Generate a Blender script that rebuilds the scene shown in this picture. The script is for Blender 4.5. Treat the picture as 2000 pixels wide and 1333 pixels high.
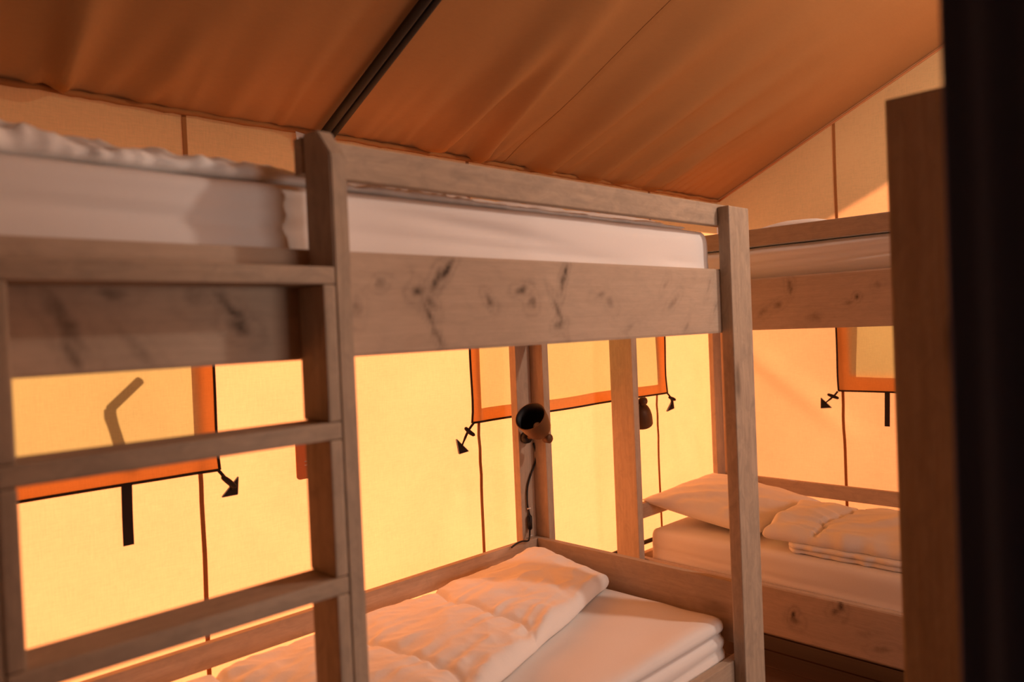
import bpy, bmesh, math, random
from mathutils import Vector, Matrix, noise
random.seed(7)
sc = bpy.context.scene
for o in list(bpy.data.objects): bpy.data.objects.remove(o)
Z0 = 1.42                       # eye height above the floor; all z below are floor based: rel + Z0

# ------------------------------------------------------------------ camera
YAW, PITCH, ROLL, FPX = 0.790402942, -0.0161852325, -0.0419040019, 1497.44
fw = Vector((-math.sin(YAW)*math.cos(PITCH), math.cos(YAW)*math.cos(PITCH), math.sin(PITCH)))
r0 = Vector((math.cos(YAW), math.sin(YAW), 0)); u0 = r0.cross(fw)
rt = math.cos(ROLL)*r0 + math.sin(ROLL)*u0; up = -math.sin(ROLL)*r0 + math.cos(ROLL)*u0
cd = bpy.data.cameras.new('camera'); cam = bpy.data.objects.new('camera', cd); sc.collection.objects.link(cam)
cam.matrix_world = Matrix(((rt.x, up.x, -fw.x, 0), (rt.y, up.y, -fw.y, 0), (rt.z, up.z, -fw.z, Z0), (0, 0, 0, 1)))
cd.sensor_width = 36; cd.lens = FPX/2000*36; cd.clip_start = .02; cd.clip_end = 100
cd.dof.use_dof = True; cd.dof.focus_distance = 3.0; cd.dof.aperture_fstop = 2.2
sc.camera = cam

# ------------------------------------------------------------------ sky, sun, exposure
w = bpy.data.worlds.new('sky'); sc.world = w; w.use_nodes = True
w.node_tree.nodes['Background'].inputs[0].default_value = (.80, .90, 1.0, 1)
w.node_tree.nodes['Background'].inputs[1].default_value = .62
sd = bpy.data.lights.new('sun', 'SUN'); sd.energy = 9.3; sd.color = (1, .95, .86); sd.angle = math.radians(1.6)
sun = bpy.data.objects.new('sun', sd); sc.collection.objects.link(sun)
to_sun = Vector((-.74, .35, .20)).normalized()
sun.rotation_euler = to_sun.to_track_quat('Z', 'Y').to_euler(); sun.location = to_sun*12
# added fill light, set in an unseen opening made for it in the right wall
ad = bpy.data.lights.new('added_fill_light', 'AREA'); ad.shape = 'RECTANGLE'; ad.size = 1.6; ad.size_y = 1.2; ad.energy = 36; ad.color = (1, .70, .54)
al = bpy.data.objects.new('added_fill_light', ad); sc.collection.objects.link(al); al.location = (2.70, 2.30, 1.33); al.rotation_euler = (math.radians(90), 0, math.radians(90))
vs = sc.view_settings
vs.view_transform = 'Standard'; vs.look = 'None'; vs.exposure = 0.0; vs.gamma = 1; vs.use_curve_mapping = False

# ------------------------------------------------------------------ helpers
C = sc.collection
def link(o, parent=None):
    C.objects.link(o)
    if parent is not None:
        o.parent = parent
        o.location = Vector(o.location) - parent.location
    return o
def tag(o, label, cat, group=None):
    o['label'] = label; o['category'] = cat
    if group: o['group'] = group
    return o
def thing(name, label, cat, loc, group=None):
    o = bpy.data.objects.new(name, None); C.objects.link(o); o.location = loc; o.empty_display_size = .1
    return tag(o, label, cat, group)
def struct(o):
    o['kind'] = 'structure'; return o
def mesh_obj(name, bm, mat, parent=None, loc=(0, 0, 0), smooth=False):
    me = bpy.data.meshes.new(name); bm.normal_update(); bm.to_mesh(me); bm.free()
    if mat: me.materials.append(mat)
    if smooth:
        for p in me.polygons: p.use_smooth = True
    o = bpy.data.objects.new(name, me); o.location = loc
    return link(o, parent)
def box(name, parent, mat, xr, yr, zr, bev=.003, knots=None, axis=None, shift=None):
    """a timber: local X runs along its length so that the grain follows it; zr is relative to the eye height"""
    ctr = Vector(((xr[0]+xr[1])/2, (yr[0]+yr[1])/2, (zr[0]+zr[1])/2+Z0))
    s = [xr[1]-xr[0], yr[1]-yr[0], zr[1]-zr[0]]
    ax = s.index(max(s)) if axis is None else axis
    if ax == 0: M = Matrix.Identity(3)
    elif ax == 1: M = Matrix(((0, -1, 0), (1, 0, 0), (0, 0, 1)))
    else: M = Matrix(((0, 0, -1), (0, 1, 0), (1, 0, 0)))
    L = M.transposed() @ Vector(s); L = Vector([abs(c) for c in L])
    bm = bmesh.new(); bmesh.ops.create_cube(bm, size=1)
    for v in bm.verts: v.co = Vector((v.co.x*L.x, v.co.y*L.y, v.co.z*L.z))
    if bev: bmesh.ops.bevel(bm, geom=bm.edges[:], offset=min(bev, min(L)*.3), segments=2, profile=.6, affect='EDGES')
    o = mesh_obj(name, bm, mat, None, ctr) if parent is None else None
    if o is None:
        me = bpy.data.meshes.new(name); bm.to_mesh(me); bm.free(); me.materials.append(mat)
        o = bpy.data.objects.new(name, me); o.location = ctr; link(o, parent)
    o.rotation_euler = M.to_euler()
    return o
def tube(bm, pts, r, seg=8, cap=True):
    pts = [Vector(p) for p in pts]; rings = []
    for i, p in enumerate(pts):
        t = (pts[min(i+1, len(pts)-1)] - pts[max(i-1, 0)]).normalized()
        a = t.cross(Vector((.13, .31, .94))).normalized(); b = t.cross(a)
        rr = r[i] if isinstance(r, (list, tuple)) else r
        rings.append([bm.verts.new(p + rr*(math.cos(k*2*math.pi/seg)*a + math.sin(k*2*math.pi/seg)*b)) for k in range(seg)])
    for A, B in zip(rings, rings[1:]):
        for k in range(seg): bm.faces.new((A[k], A[(k+1) % seg], B[(k+1) % seg], B[k]))
    if cap: bm.faces.new(rings[0][::-1]); bm.faces.new(rings[-1])
def smooth_pts(pts, n=6):
    P = [Vector(p) for p in pts]; out = []
    for i in range(len(P)-1):
        p0, p1, p2, p3 = P[max(i-1, 0)], P[i], P[i+1], P[min(i+2, len(P)-1)]
        for k in range(n):
            t = k/n
            out.append(.5*((2*p1) + (p2-p0)*t + (2*p0-5*p1+4*p2-p3)*t*t + (3*p1-p0-3*p2+p3)*t**3))
    out.append(P[-1]); return out
def prism(bm, poly, ext):
    """poly: list of 3D points, ext: extrusion vector"""
    a = [bm.verts.new(p) for p in poly]; b = [bm.verts.new(Vector(p)+Vector(ext)) for p in poly]
    n = len(a); bm.faces.new(a[::-1]); bm.faces.new(b)
    for i in range(n): bm.faces.new((a[i], a[(i+1) % n], b[(i+1) % n], b[i]))
    bmesh.ops.recalc_face_normals(bm, faces=bm.faces[:])
def N(x, y, z=0.0): return noise.noise(Vector((x, y, z)))
def ridge(x, y, z): return 1-abs(N(x, y, z))*2.2

# ------------------------------------------------------------------ materials
def newmat(name):
    m = bpy.data.materials.new(name); m.use_nodes = True
    nt = m.node_tree; nt.nodes.clear()
    out = nt.nodes.new('ShaderNodeOutputMaterial')
    return m, nt, out
class G:
    def __init__(s, nt): s.nt = nt
    def n(s, t, **kw):
        x = s.nt.nodes.new(t)
        for k, v in kw.items(): setattr(x, k, v)
        return x
    def l(s, a, b): s.nt.links.new(a, b)
    def math(s, op, a, b=None, clamp=False):
        x = s.n('ShaderNodeMath', operation=op, use_clamp=clamp)
        for i, v in enumerate((a, b)):
            if v is None: continue
            if isinstance(v, (int, float)): x.inputs[i].default_value = v
            else: s.l(v, x.inputs[i])
        return x.outputs[0]
    def mix(s, fac, a, b, bt='MIX'):
        x = s.n('ShaderNodeMix', data_type='RGBA', blend_type=bt)
        if isinstance(fac, (int, float)): x.inputs[0].default_value = fac
        else: s.l(fac, x.inputs[0])
        for i, v in ((6, a), (7, b)):
            if isinstance(v, tuple): x.inputs[i].default_value = (*v, 1)
            else: s.l(v, x.inputs[i])
        return x.outputs[2]
    def ramp(s, fac, stops):
        x = s.n('ShaderNodeValToRGB'); s.l(fac, x.inputs[0])
        e = x.color_ramp.elements
        while len(e) < len(stops): e.new(.5)
        for q, (p, c) in zip(e, stops): q.position = p; q.color = (*c, 1) if len(c) == 3 else c
        return x.outputs[0]
    def noise(s, vec, scale, detail=3, rough=.55, dist=0):
        x = s.n('ShaderNodeTexNoise'); s.l(vec, x.inputs['Vector'])
        x.inputs['Scale'].default_value = scale; x.inputs['Detail'].default_value = detail
        x.inputs['Roughness'].default_value = rough; x.inputs['Distortion'].default_value = dist
        return x.outputs[0]
    def mapping(s, vec, sc_=(1, 1, 1), loc=None):
        x = s.n('ShaderNodeMapping'); s.l(vec, x.inputs[0]); x.inputs['Scale'].default_value = sc_
        if loc is not None: s.l(loc, x.inputs['Location'])
        return x.outputs[0]

def wood(name, light, dark, knot=(.05, .028, .016), knot_amt=1.0, attr=False, rough=.75, stain=.35):
    m, nt, out = newmat(name); g = G(nt)
    tc = g.n('ShaderNodeTexCoord').outputs['Object']
    oi = g.n('ShaderNodeObjectInfo').outputs['Random']
    off = g.n('ShaderNodeCombineXYZ'); g.l(g.math('MULTIPLY', oi, 37.0), off.inputs[0]); g.l(g.math('MULTIPLY', oi, 91.0), off.inputs[1])
    v = g.mapping(tc, (1, 1, 1), off.outputs[0])
    # knots: cells stretched along the board
    vk = g.mapping(v, (2.6, 7.5, 7.5))
    nd = g.n('ShaderNodeTexNoise'); g.l(vk, nd.inputs['Vector']); nd.inputs['Scale'].default_value = 2.0
    vk2 = g.n('ShaderNodeVectorMath', operation='ADD'); g.l(vk, vk2.inputs[0])
    sub = g.n('ShaderNodeVectorMath', operation='MULTIPLY'); g.l(nd.outputs['Color'], sub.inputs[0]); sub.inputs[1].default_value = (.25, .25, .25)
    g.l(sub.outputs[0], vk2.inputs[1])
    vo = g.n('ShaderNodeTexVoronoi'); g.l(vk2.outputs[0], vo.inputs['Vector']); vo.inputs['Scale'].default_value = 1.0
    sel = g.n('ShaderNodeSeparateColor'); g.l(vo.outputs['Color'], sel.inputs[0])
    has = g.math('GREATER_THAN', sel.outputs[0], .55)
    kd = g.ramp(vo.outputs['Distance'], [(0, (1, 1, 1)), (.07, (.75, .75, .75)), (.17, (.12, .12, .12)), (.32, (0, 0, 0))])
    kn = g.math('MULTIPLY', g.math('MULTIPLY', kd, has), knot_amt)
    # grain
    vg = g.mapping(v, (1.2, 26, 26))
    gr = g.noise(vg, 3.0, 5, .6, .6)
    fine = g.noise(g.mapping(v, (6, 160, 160)), 3.0, 3, .6)
    blotch = g.noise(g.mapping(v, (2.2, 6, 6)), 2.0, 3)
    col = g.mix(g.ramp(gr, [(.3, (0, 0, 0)), (.72, (1, 1, 1))]), light, dark)
    col = g.mix(g.math('MULTIPLY', g.ramp(fine, [(.4, (0, 0, 0)), (.75, (1, 1, 1))]), .35), col, tuple(c*.72 for c in light))
    col = g.mix(g.math('MULTIPLY', g.ramp(blotch, [(.35, (0, 0, 0)), (.7, (1, 1, 1))]), .35), col, tuple(c*.85 for c in light))
    st = g.noise(g.mapping(v, (7, 16, 16)), 2.0, 5, .7, .8)
    col = g.mix(g.math('MULTIPLY', g.ramp(st, [(.42, (0, 0, 0)), (.68, (1, 1, 1))]), stain), col, tuple(c*k_ for c, k_ in zip(light, (.50, .53, .56))))
    col = g.mix(g.math('MULTIPLY', kn, .85), col, knot)
    if attr:
        at = g.n('ShaderNodeAttribute'); at.attribute_name = 'knot'
        am = g.math('MULTIPLY', g.math('MULTIPLY', at.outputs['Fac'], 1.35), g.ramp(g.noise(v, 55, 4, .6), [(.3, (.45, .45, .45)), (.65, (1, 1, 1))]), True)
        col = g.mix(g.math('MULTIPLY', am, .92), col, knot)
    b = g.n('ShaderNodeBsdfPrincipled'); g.l(col, b.inputs['Base Color']); b.inputs['Roughness'].default_value = rough
    b.inputs['Specular IOR Level'].default_value = .25
    bp = g.n('ShaderNodeBump'); bp.inputs['Strength'].default_value = .25; bp.inputs['Distance'].default_value = .002
    g.l(g.math('ADD', gr, g.math('MULTIPLY', kn, -.6)), bp.inputs['Height']); g.l(bp.outputs[0], b.inputs['Normal'])
    g.l(b.outputs[0], out.inputs[0]); return m

def canvas(name, refl, trans, weave=.10, scale=1.0, blot=.12):
    """thin cloth: diffuse from the lit side, translucent from the other"""
    m, nt, out = newmat(name); g = G(nt)
    tc = g.n('ShaderNodeTexCoord').outputs['Object']
    a = g.noise(g.mapping(tc, (30, 30, 420)), 1.0*scale, 3, .7)
    b_ = g.noise(g.mapping(tc, (420, 420, 30)), 1.0*scale, 3, .7)
    wv = g.math('MULTIPLY', g.math('ADD', a, b_), .5)
    big = g.noise(tc, 2.2, 4, .6)
    k = g.math('ADD', g.math('MULTIPLY', g.math('SUBTRACT', wv, .5), weave*6), 1.0)
    k = g.math('ADD', k, g.math('MULTIPLY', g.math('SUBTRACT', big, .5), blot*2))
    vm = g.n('ShaderNodeVectorMath', operation='SCALE'); vm.inputs[0].default_value = trans; g.l(k, vm.inputs['Scale'])
    vr = g.n('ShaderNodeVectorMath', operation='SCALE'); vr.inputs[0].default_value = refl; g.l(k, vr.inputs['Scale'])
    t = g.n('ShaderNodeBsdfTranslucent'); g.l(vm.outputs[0], t.inputs[0])
    d = g.n('ShaderNodeBsdfDiffuse'); g.l(vr.outputs[0], d.inputs[0])
    s = g.n('ShaderNodeAddShader'); g.l(t.outputs[0], s.inputs[0]); g.l(d.outputs[0], s.inputs[1])
    bp = g.n('ShaderNodeBump'); bp.inputs['Strength'].default_value = .12; bp.inputs['Distance'].default_value = .001
    g.l(wv, bp.inputs['Height']); g.l(bp.outputs[0], d.inputs['Normal'])
    g.l(s.outputs[0], out.inputs[0]); return m

def cloth(name, col, bump=.3, scale=60):
    m, nt, out = newmat(name); g = G(nt)
    tc = g.n('ShaderNodeTexCoord').outputs['Object']
    n1 = g.noise(tc, scale, 4, .6); n2 = g.noise(tc, 900, 2, .5)
    b = g.n('ShaderNodeBsdfPrincipled'); b.inputs['Roughness'].default_value = .9; b.inputs['Specular IOR Level'].default_value = .1
    c = g.mix(g.ramp(n2, [(.3, (0, 0, 0)), (.7, (1, 1, 1))]), col, tuple(x*.93 for x in col)); g.l(c, b.inputs['Base Color'])
    bp = g.n('ShaderNodeBump'); bp.inputs['Strength'].default_value = bump; bp.inputs['Distance'].default_value = .003
    g.l(n1, bp.inputs['Height']); g.l(bp.outputs[0], b.inputs['Normal'])
    g.l(b.outputs[0], out.inputs[0]); return m

def plain(name, col, rough=.5, metal=0.0, nscale=40, var=.25, spec=.4):
    m, nt, out = newmat(name); g = G(nt)
    tc = g.n('ShaderNodeTexCoord').outputs['Object']
    b = g.n('ShaderNodeBsdfPrincipled')
    c = g.mix(g.noise(tc, nscale, 3), col, tuple(x*(1-var) for x in col)); g.l(c, b.inputs['Base Color'])
    b.inputs['Roughness'].default_value = rough; b.inputs['Metallic'].default_value = metal; b.inputs['Specular IOR Level'].default_value = spec
    g.l(b.outputs[0], out.inputs[0]); return m

M = {}
M['wood'] = wood('bed timber', (.56, .435, .33), (.45, .335, .245))
M['wood_g'] = wood('weathered bed timber', (.55, .43, .325), (.41, .315, .23), knot_amt=.8, stain=.55)
M['wood_k'] = wood('bed timber knotty', (.60, .465, .355), (.52, .395, .295), knot=(.04, .025, .016), knot_amt=.25, attr=True, stain=.25)
M['wood_dark'] = wood('stained post timber', (.58, .42, .23), (.45, .30, .15), knot_amt=1.0)
M['wall'] = canvas('wall canvas', (.26, .24, .12), (.71, .207, .066), weave=.10)
M['flap'] = canvas('flap canvas', (.34, .19, .075), (.30, .146, .040), weave=.09)
M['roof'] = canvas('roof canvas', (.33, .16, .062), (.006, .0025, .001), weave=.04, blot=.10)
M['seam'] = canvas('seam canvas', (.30, .13, .045), (.09, .028, .006), weave=.05)
M['tab'] = canvas('tab canvas', (.42, .19, .08), (.21, .078, .022), weave=.05)
M['partition'] = cloth('partition canvas', (.20, .12, .07))
M['hem'] = plain('black webbing', (.020, .012, .010), .8)
M['sheet'] = cloth('white sheet', (.90, .87, .85), .12, 20)
M['duvet'] = cloth('white duvet', (.93, .91, .885), .35, 45)
M['pillow'] = cloth('white pillow', (.93, .91, .885), .3, 40)
M['curtain'] = cloth('dark navy curtain', (.08, .115, .24), .4, 120)
M['black'] = plain('black plastic', (.012, .011, .012), .45)
M['steel'] = plain('black steel tube', (.007, .006, .007), .6, 0)
M['bronze'] = plain('brown lamp enamel', (.16, .075, .03), .5, .15, 300, .45)
M['shade_in'] = plain('lamp inside black', (.01, .009, .012), .5)
M['grey'] = plain('grey edging', (.42, .38, .36), .6)
M['white'] = plain('white plastic', (.75, .72, .70), .5)
M['base'] = plain('bed base', (.30, .2, .13), .8)
def floor_mat():
    m, nt, out = newmat('brown floor boards'); g = G(nt)
    tc = g.n('ShaderNodeTexCoord').outputs['Object']
    gr = g.noise(g.mapping(tc, (2, 30, 30)), 2.0, 4, .6, .4)
    oi = g.n('ShaderNodeObjectInfo').outputs['Random']
    c = g.mix(gr, (.13, .055, .024), (.055, .022, .010)); c = g.mix(g.math('MULTIPLY', oi, .4), c, (.05, .02, .01))
    b = g.n('ShaderNodeBsdfPrincipled'); g.l(c, b.inputs['Base Color']); b.inputs['Roughness'].default_value = .45
    g.l(b.outputs[0], out.inputs[0]); return m
M['floor'] = floor_mat()

# ------------------------------------------------------------------ tent shell
XW, YG, XR, YB = -2.28, 3.95, 2.68, -.45          # eave wall, gable wall, right wall, back partition
EAVE, SL, RIDGE = .68, .458, .20
def roof_z(x): return EAVE + SL*(min(x, 2*RIDGE-x) - XW)
# floor: boards running along X
fl = struct(mesh_obj('floor', (lambda b: (prism(b, [(XW-.1, YB, -.06), (XR, YB, -.06), (XR, YG+.1, -.06), (XW-.1, YG+.1, -.06)], (0, 0, .04)), b)[1])(bmesh.new()), M['base']))
bw = .145; y = YB; k = 0; first = None
while y < YG - .02:
    if first is None:
        bm = bmesh.new(); bmesh.ops.create_cube(bm, size=1)
        for v in bm.verts: v.co = Vector((v.co.x*(XR-XW+.1), v.co.y*(bw-.006), v.co.z*.02))
        bmesh.ops.bevel(bm, geom=bm.edges[:], offset=.003, segments=1, affect='EDGES')
        first = mesh_obj('plank', bm, M['floor'], fl, ((XR+XW-.1)/2, y+bw/2, -.010))
    else:
        o = first.copy(); C.objects.link(o); o.location = Vector(((XR+XW-.1)/2, y+bw/2, -.010))
    y += bw
# canvas walls with window openings; grid sheets
def sheet_wall(name, mat, origin, du, nu_len, z0, topfn, holes, disp, step=.03):
    """origin+du*u, height z; holes: list of (u0,u1,z0,z1)"""
    us = [0]; cuts = sorted({round(c, 4) for h in holes for c in h[:2]}); u = 0
    ul = [i*step for i in range(int(nu_len/step)+1)] + [nu_len] + cuts; ul = sorted({round(c, 4) for c in ul})
    ul = [a for i, a in enumerate(ul) if i == 0 or a - ul[i-1] > .006 or a in cuts]
    zc = sorted({round(c, 4) for h in holes for c in h[2:]})
    zmax = max(topfn(0), topfn(nu_len/2), topfn(nu_len))
    bm = bmesh.new(); grid = []
    nz = int((zmax-z0)/step)+1
    zl = sorted({round(z0+i*step, 4) for i in range(nz+1)} | set(zc))
    for a in ul:
        col = []; top = topfn(a)
        for z in zl:
            zz = min(z, top)
            p = Vector(origin) + Vector(du)*a; nrm = Vector((du[1], -du[0], 0))
            p += nrm*disp(a, zz); col.append(bm.verts.new((p.x, p.y, zz+Z0)))
        grid.append(col)
    for i in range(len(ul)-1):
        for j in range(len(zl)-1):
            um, zm = (ul[i]+ul[i+1])/2, (zl[j]+zl[j+1])/2
            if any(h[0] < um < h[1] and h[2] < zm < h[3] for h in holes): continue
            if zl[j] >= topfn(ul[i]) and zl[j] >= topfn(ul[i+1]): continue
            vs_ = [grid[i][j], grid[i+1][j], grid[i+1][j+1], grid[i][j+1]]
            try: bm.faces.new(vs_)
            except ValueError: pass
    bmesh.ops.remove_doubles(bm, verts=bm.verts[:], dist=.0005)
    return struct(mesh_obj(name, bm, mat, smooth=True))
def dispA(u, z):
    yy = u + YB
    d = .006*N(yy*1.3, z*1.1, 3.1) + .003*N(yy*3.7, z*1.6, 7.7)
    # soft pulls radiating from the toggle anchors
    for (ty, tz) in ((1.93, -.46), (3.40, -.44), (1.02, -.46)):
        dy, dz = yy-ty, z-tz; r = math.hypot(dy, dz)
        if r < .7 and dz < .1:
            a = math.atan2(dz, dy); d += .0035*math.sin(a*9+ty)*math.exp(-r/.3)*min(1, r/.05)
    return d
def dispG(u, z):
    x = XW + u
    d = .005*N(x*1.5, z*1.2, 13.1) + .003*N(x*3.1, z*1.9, 1.7)
    q = (x+2.06)*.58 + (z+.22)*.81                     # slack fold hanging diagonally from the corner
    d += .030*math.exp(-(q/.06)**2)*(1/(1+math.exp(-(x+2.15)*30)))*(1/(1+math.exp((x+1.62)*18)))
    return d
WB = -1.42
WIN_A1 = (-.36, .978, -.386, .50); WIN_A2 = (2.005, 3.348, -.366, .50); WIN_G = (-1.617, -.28, -.388, .40)
holesA = [(w_[0]+.06-YB, w_[1]-.058-YB, w_[2]+.056, w_[3]-.06) for w_ in (WIN_A1, WIN_A2)]
wallA = sheet_wall('wall_left', M['wall'], (XW, YB, 0), (0, 1, 0), YG-YB, WB, lambda a: EAVE+.015, holesA, dispA)
holesG = [(WIN_G[0]+.06-XW, WIN_G[1]-.06-XW, WIN_G[2]+.08, WIN_G[3]-.06)]
wallG = sheet_wall('wall_gable', M['wall'], (XW, YG, 0), (1, 0, 0), XR-XW, WB, lambda a: roof_z(XW+a)+.004, holesG, dispG)
box_ = None
def flat(name, pts, mat, th):
    bm = bmesh.new(); prism(bm, pts, th); return struct(mesh_obj(name, bm, mat))
bm = bmesh.new()
for (ya, yb, za, zb) in ((YB, 1.45, 0, EAVE+Z0), (3.15, YG, 0, EAVE+Z0), (1.45, 3.15, 1.95, EAVE+Z0)):  # unseen wall, with an opening made for the added fill light
    prism(bm, [(XR, ya, za), (XR, yb, za), (XR, yb, zb), (XR, ya, zb)], (.02, 0, 0))
struct(mesh_obj('wall_right', bm, M['partition']))
flat('wall_back', [(XW, YB, 0), (XR, YB, 0), (XR, YB, EAVE+Z0), (RIDGE, YB, roof_z(RIDGE)+Z0), (XW, YB, EAVE+Z0)], M['partition'], (0, -.02, 0))
# seams: dark stitched strips, children of the wall they belong to
def seam_v(parent, x, y, z0, z1, along, wdt=.013, mat='seam', d=None):
    n = 40; bm = bmesh.new(); L_, R_ = [], []
    for i in range(n+1):
        z = z0+(z1-z0)*i/n
        if along == 'y':
            o = (dispA(y-YB, z)); wob = .004*N(y*5, z*2.2, 4)
            for s, lst in ((-1, L_), (1, R_)):
                lst.append((bm.verts.new((x+o+.004, y+wob+s*wdt/2, z+Z0)), bm.verts.new((x+o+.001, y+wob+s*wdt/2, z+Z0))))
        else:
            o = dispG(x-XW, z); wob = .004*N(x*5, z*2.2, 9)
            for s, lst in ((-1, L_), (1, R_)):
                lst.append((bm.verts.new((x+wob+s*wdt/2, y-o-.004, z+Z0)), bm.verts.new((x+wob+s*wdt/2, y-o-.001, z+Z0))))
    for i in range(n):
        for q in range(4):
            a = [L_[i][0], R_[i][0], R_[i][1], L_[i][1]]; b = [L_[i+1][0], R_[i+1][0], R_[i+1][1], L_[i+1][1]]
            bm.faces.new((a[q], a[(q+1) % 4], b[(q+1) % 4], b[q]))
    bmesh.ops.recalc_face_normals(bm, faces=bm.faces[:])
    return mesh_obj('seam', bm, M[mat], parent)
for ys in (-.28, .930, 2.048, 3.284): seam_v(wallA, XW, ys, WB, EAVE, 'y')
for xs in (-1.600, -.35): seam_v(wallG, xs, YG, WB, roof_z(xs)-.01, 'x', .014)
# roof: two slopes, overhanging the walls; gathered near the eave
OVE, OVG = .26, .31
gath = []
rg = random.Random(3)
yy = .0
while yy < 4.0:
    hot = 1.0 if yy > 1.5 else .45
    if .45 < yy < .8: hot = .8
    gath.append((yy, rg.uniform(.010, .028)*hot*(1.5 if rg.random() < .35 else .8), rg.uniform(.016, .032), rg.uniform(.10, .55), rg.uniform(-.25, .25))); yy += rg.uniform(.05, .11)
big = [(1.83, .070, .06, .9, .06), (2.06, .060, .05, .9, -.10), (2.40, .080, .075, 1.0, .10), (2.72, .070, .06, .8, .16), (2.95, .06, .05, .7, .2), (3.2, .055, .05, .6, .22), (.60, .05, .06, .7, -.05), (.30, .04, .05, .6, 0)]
def roof_disp(s, y):
    if s < 0: return 0
    d = .012*N(y*1.1, s*.9, 5.5) + .006*N(y*2.6, s*2.0, 8.5)
    for (g, a, wd, ln, sk) in gath:
        c = g + sk*s; ww = wd*(1+2.2*s)
        t = (y-c)/ww
        if abs(t) < 3.2: d -= a*math.exp(-t*t)*math.exp(-s/ln*1.6)*min(1, s/.05)
    for (g, a, wd, ln, sk) in big:
        c = g + sk*s; ww = wd*(.35+1.5*s); t = (y-c)/ww
        if abs(t) < 3.2: d -= a*math.exp(-t*t)*math.exp(-(s/ln)**2)*min(1, s/.09)
    d += .012*math.sin(min(1, s/1.2)*math.pi)*(-1)
    return d
def roof_sheet(name, side):
    bm = bmesh.new(); cs = math.sqrt(1+SL*SL)
    Ls = (RIDGE-XW)*cs
    ss = [-OVE*cs, -OVE*cs/2] + [i*.025 for i in range(int(1.6/.025))] + [1.6+i*.12 for i in range(int((Ls-1.6)/.12)+1)] + [Ls]
    if side < 0: ys_ = [YB-.1+i*.1 for i in range(int((.1-YB)/.1)+1)] + [i*.0125 for i in range(1, int((YG)/.0125)+1)] + [YG, YG+OVG]
    else: ys_ = [YB-.1, 0, 1, 2, 3, YG, YG+OVG]; ss = [-OVE*cs, 0, Ls/2, Ls]
    ys_ = sorted(set(round(v, 4) for v in ys_))
    nrm = Vector((-SL, 0, 1)).normalized()
    rows = []
    for s in ss:
        row = []
        for y in ys_:
            x = XW + s/cs; z = EAVE + SL*s/cs
            dd = roof_disp(s, y) if side < 0 else 0
            if y > YG-.3: dd *= max(0, (YG-y)/.3)
            p = Vector((x, y, z+Z0)) + nrm*dd
            if side > 0: p.x = 2*RIDGE - p.x
            row.append(bm.verts.new(p))
        rows.append(row)
    for A, B in zip(rows, rows[1:]):
        for i in range(len(ys_)-1):
            f = (A[i], A[i+1], B[i+1], B[i]); bm.faces.new(f if side > 0 else f[::-1])
    return struct(mesh_obj(name, bm, M['roof'], smooth=True))
roofL = roof_sheet('ceiling_left', -1); roofR = roof_sheet('ceiling_right', 1)
# roof seam, eave hem and gable piping
def roof_pt(s, y, lift):
    cs = math.sqrt(1+SL*SL); nrm = Vector((-SL, 0, 1)).normalized()
    k_ = max(0, min(1, (YG-y)/.3))
    return Vector((XW+s/cs, y, EAVE+SL*s/cs+Z0)) + nrm*(roof_disp(s, y)*k_-lift)
bm = bmesh.new(); A_, B_ = [], []
for i in range(90):
    s = .02 + i*.028
    A_.append((bm.verts.new(roof_pt(s, 2.218, .0016)), bm.verts.new(roof_pt(s, 2.218, .0004)))); B_.append((bm.verts.new(roof_pt(s, 2.240, .0016)), bm.verts.new(roof_pt(s, 2.240, .0004))))
for i in range(89):
    a = [A_[i][0], B_[i][0], B_[i][1], A_[i][1]]; b = [A_[i+1][0], B_[i+1][0], B_[i+1][1], A_[i+1][1]]
    for q in range(4): bm.faces.new((a[q], a[(q+1) % 4], b[(q+1) % 4], b[q]))
bmesh.ops.recalc_face_normals(bm, faces=bm.faces[:])
mesh_obj('seam', bm, M['roof'], roofL)
bm = bmesh.new(); tube(bm, [(XW+.016+.003*N(i*.3, 1), -.44+i*.0243, EAVE-.004+.005*N(i*.23, 5)+.003*N(i*.9, 2)+Z0) for i in range(181)], .009, 6)
mesh_obj('hem', bm, M['seam'], roofL, smooth=True)
bm = bmesh.new(); tube(bm, [(x, YG-.010, roof_z(x)-.014+Z0) for x in [XW+.02+i*.05 for i in range(49)]], .006, 6)
mesh_obj('piping', bm, M['tab'], wallG, smooth=True)

# ------------------------------------------------------------------ roof pole (double black steel rafter)
po = thing('roof_pole', 'black steel rafter pole under the tent roof above the ladder', 'pole', (XW+.04, 1.375, EAVE+Z0-.03))
def rafter(y, r, drop):
    bm = bmesh.new()
    pts = [(XW+.035+t*2.40, y, EAVE+SL*(.035+t*2.40)-drop+Z0) for t in [i/12 for i in range(13)]]
    tube(bm, pts, r, 12); return bm
mesh_obj('tube', rafter(1.362, .0145, .045), M['steel'], po, smooth=True)
mesh_obj('tube', rafter(1.395, .012, .042), M['steel'], po, smooth=True)
bm = bmesh.new()
tube(bm, [(XW+.04, 1.378, EAVE-.06+Z0), (XW+.04, 1.378, EAVE-.025+Z0)], .010, 10); tube(bm, [(XW+.04, 1.378, EAVE-.062+Z0), (XW+.075, 1.40, EAVE-.075+Z0)], .004, 8)
mesh_obj('end_fitting', bm, M['white'], po, smooth=True)

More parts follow.
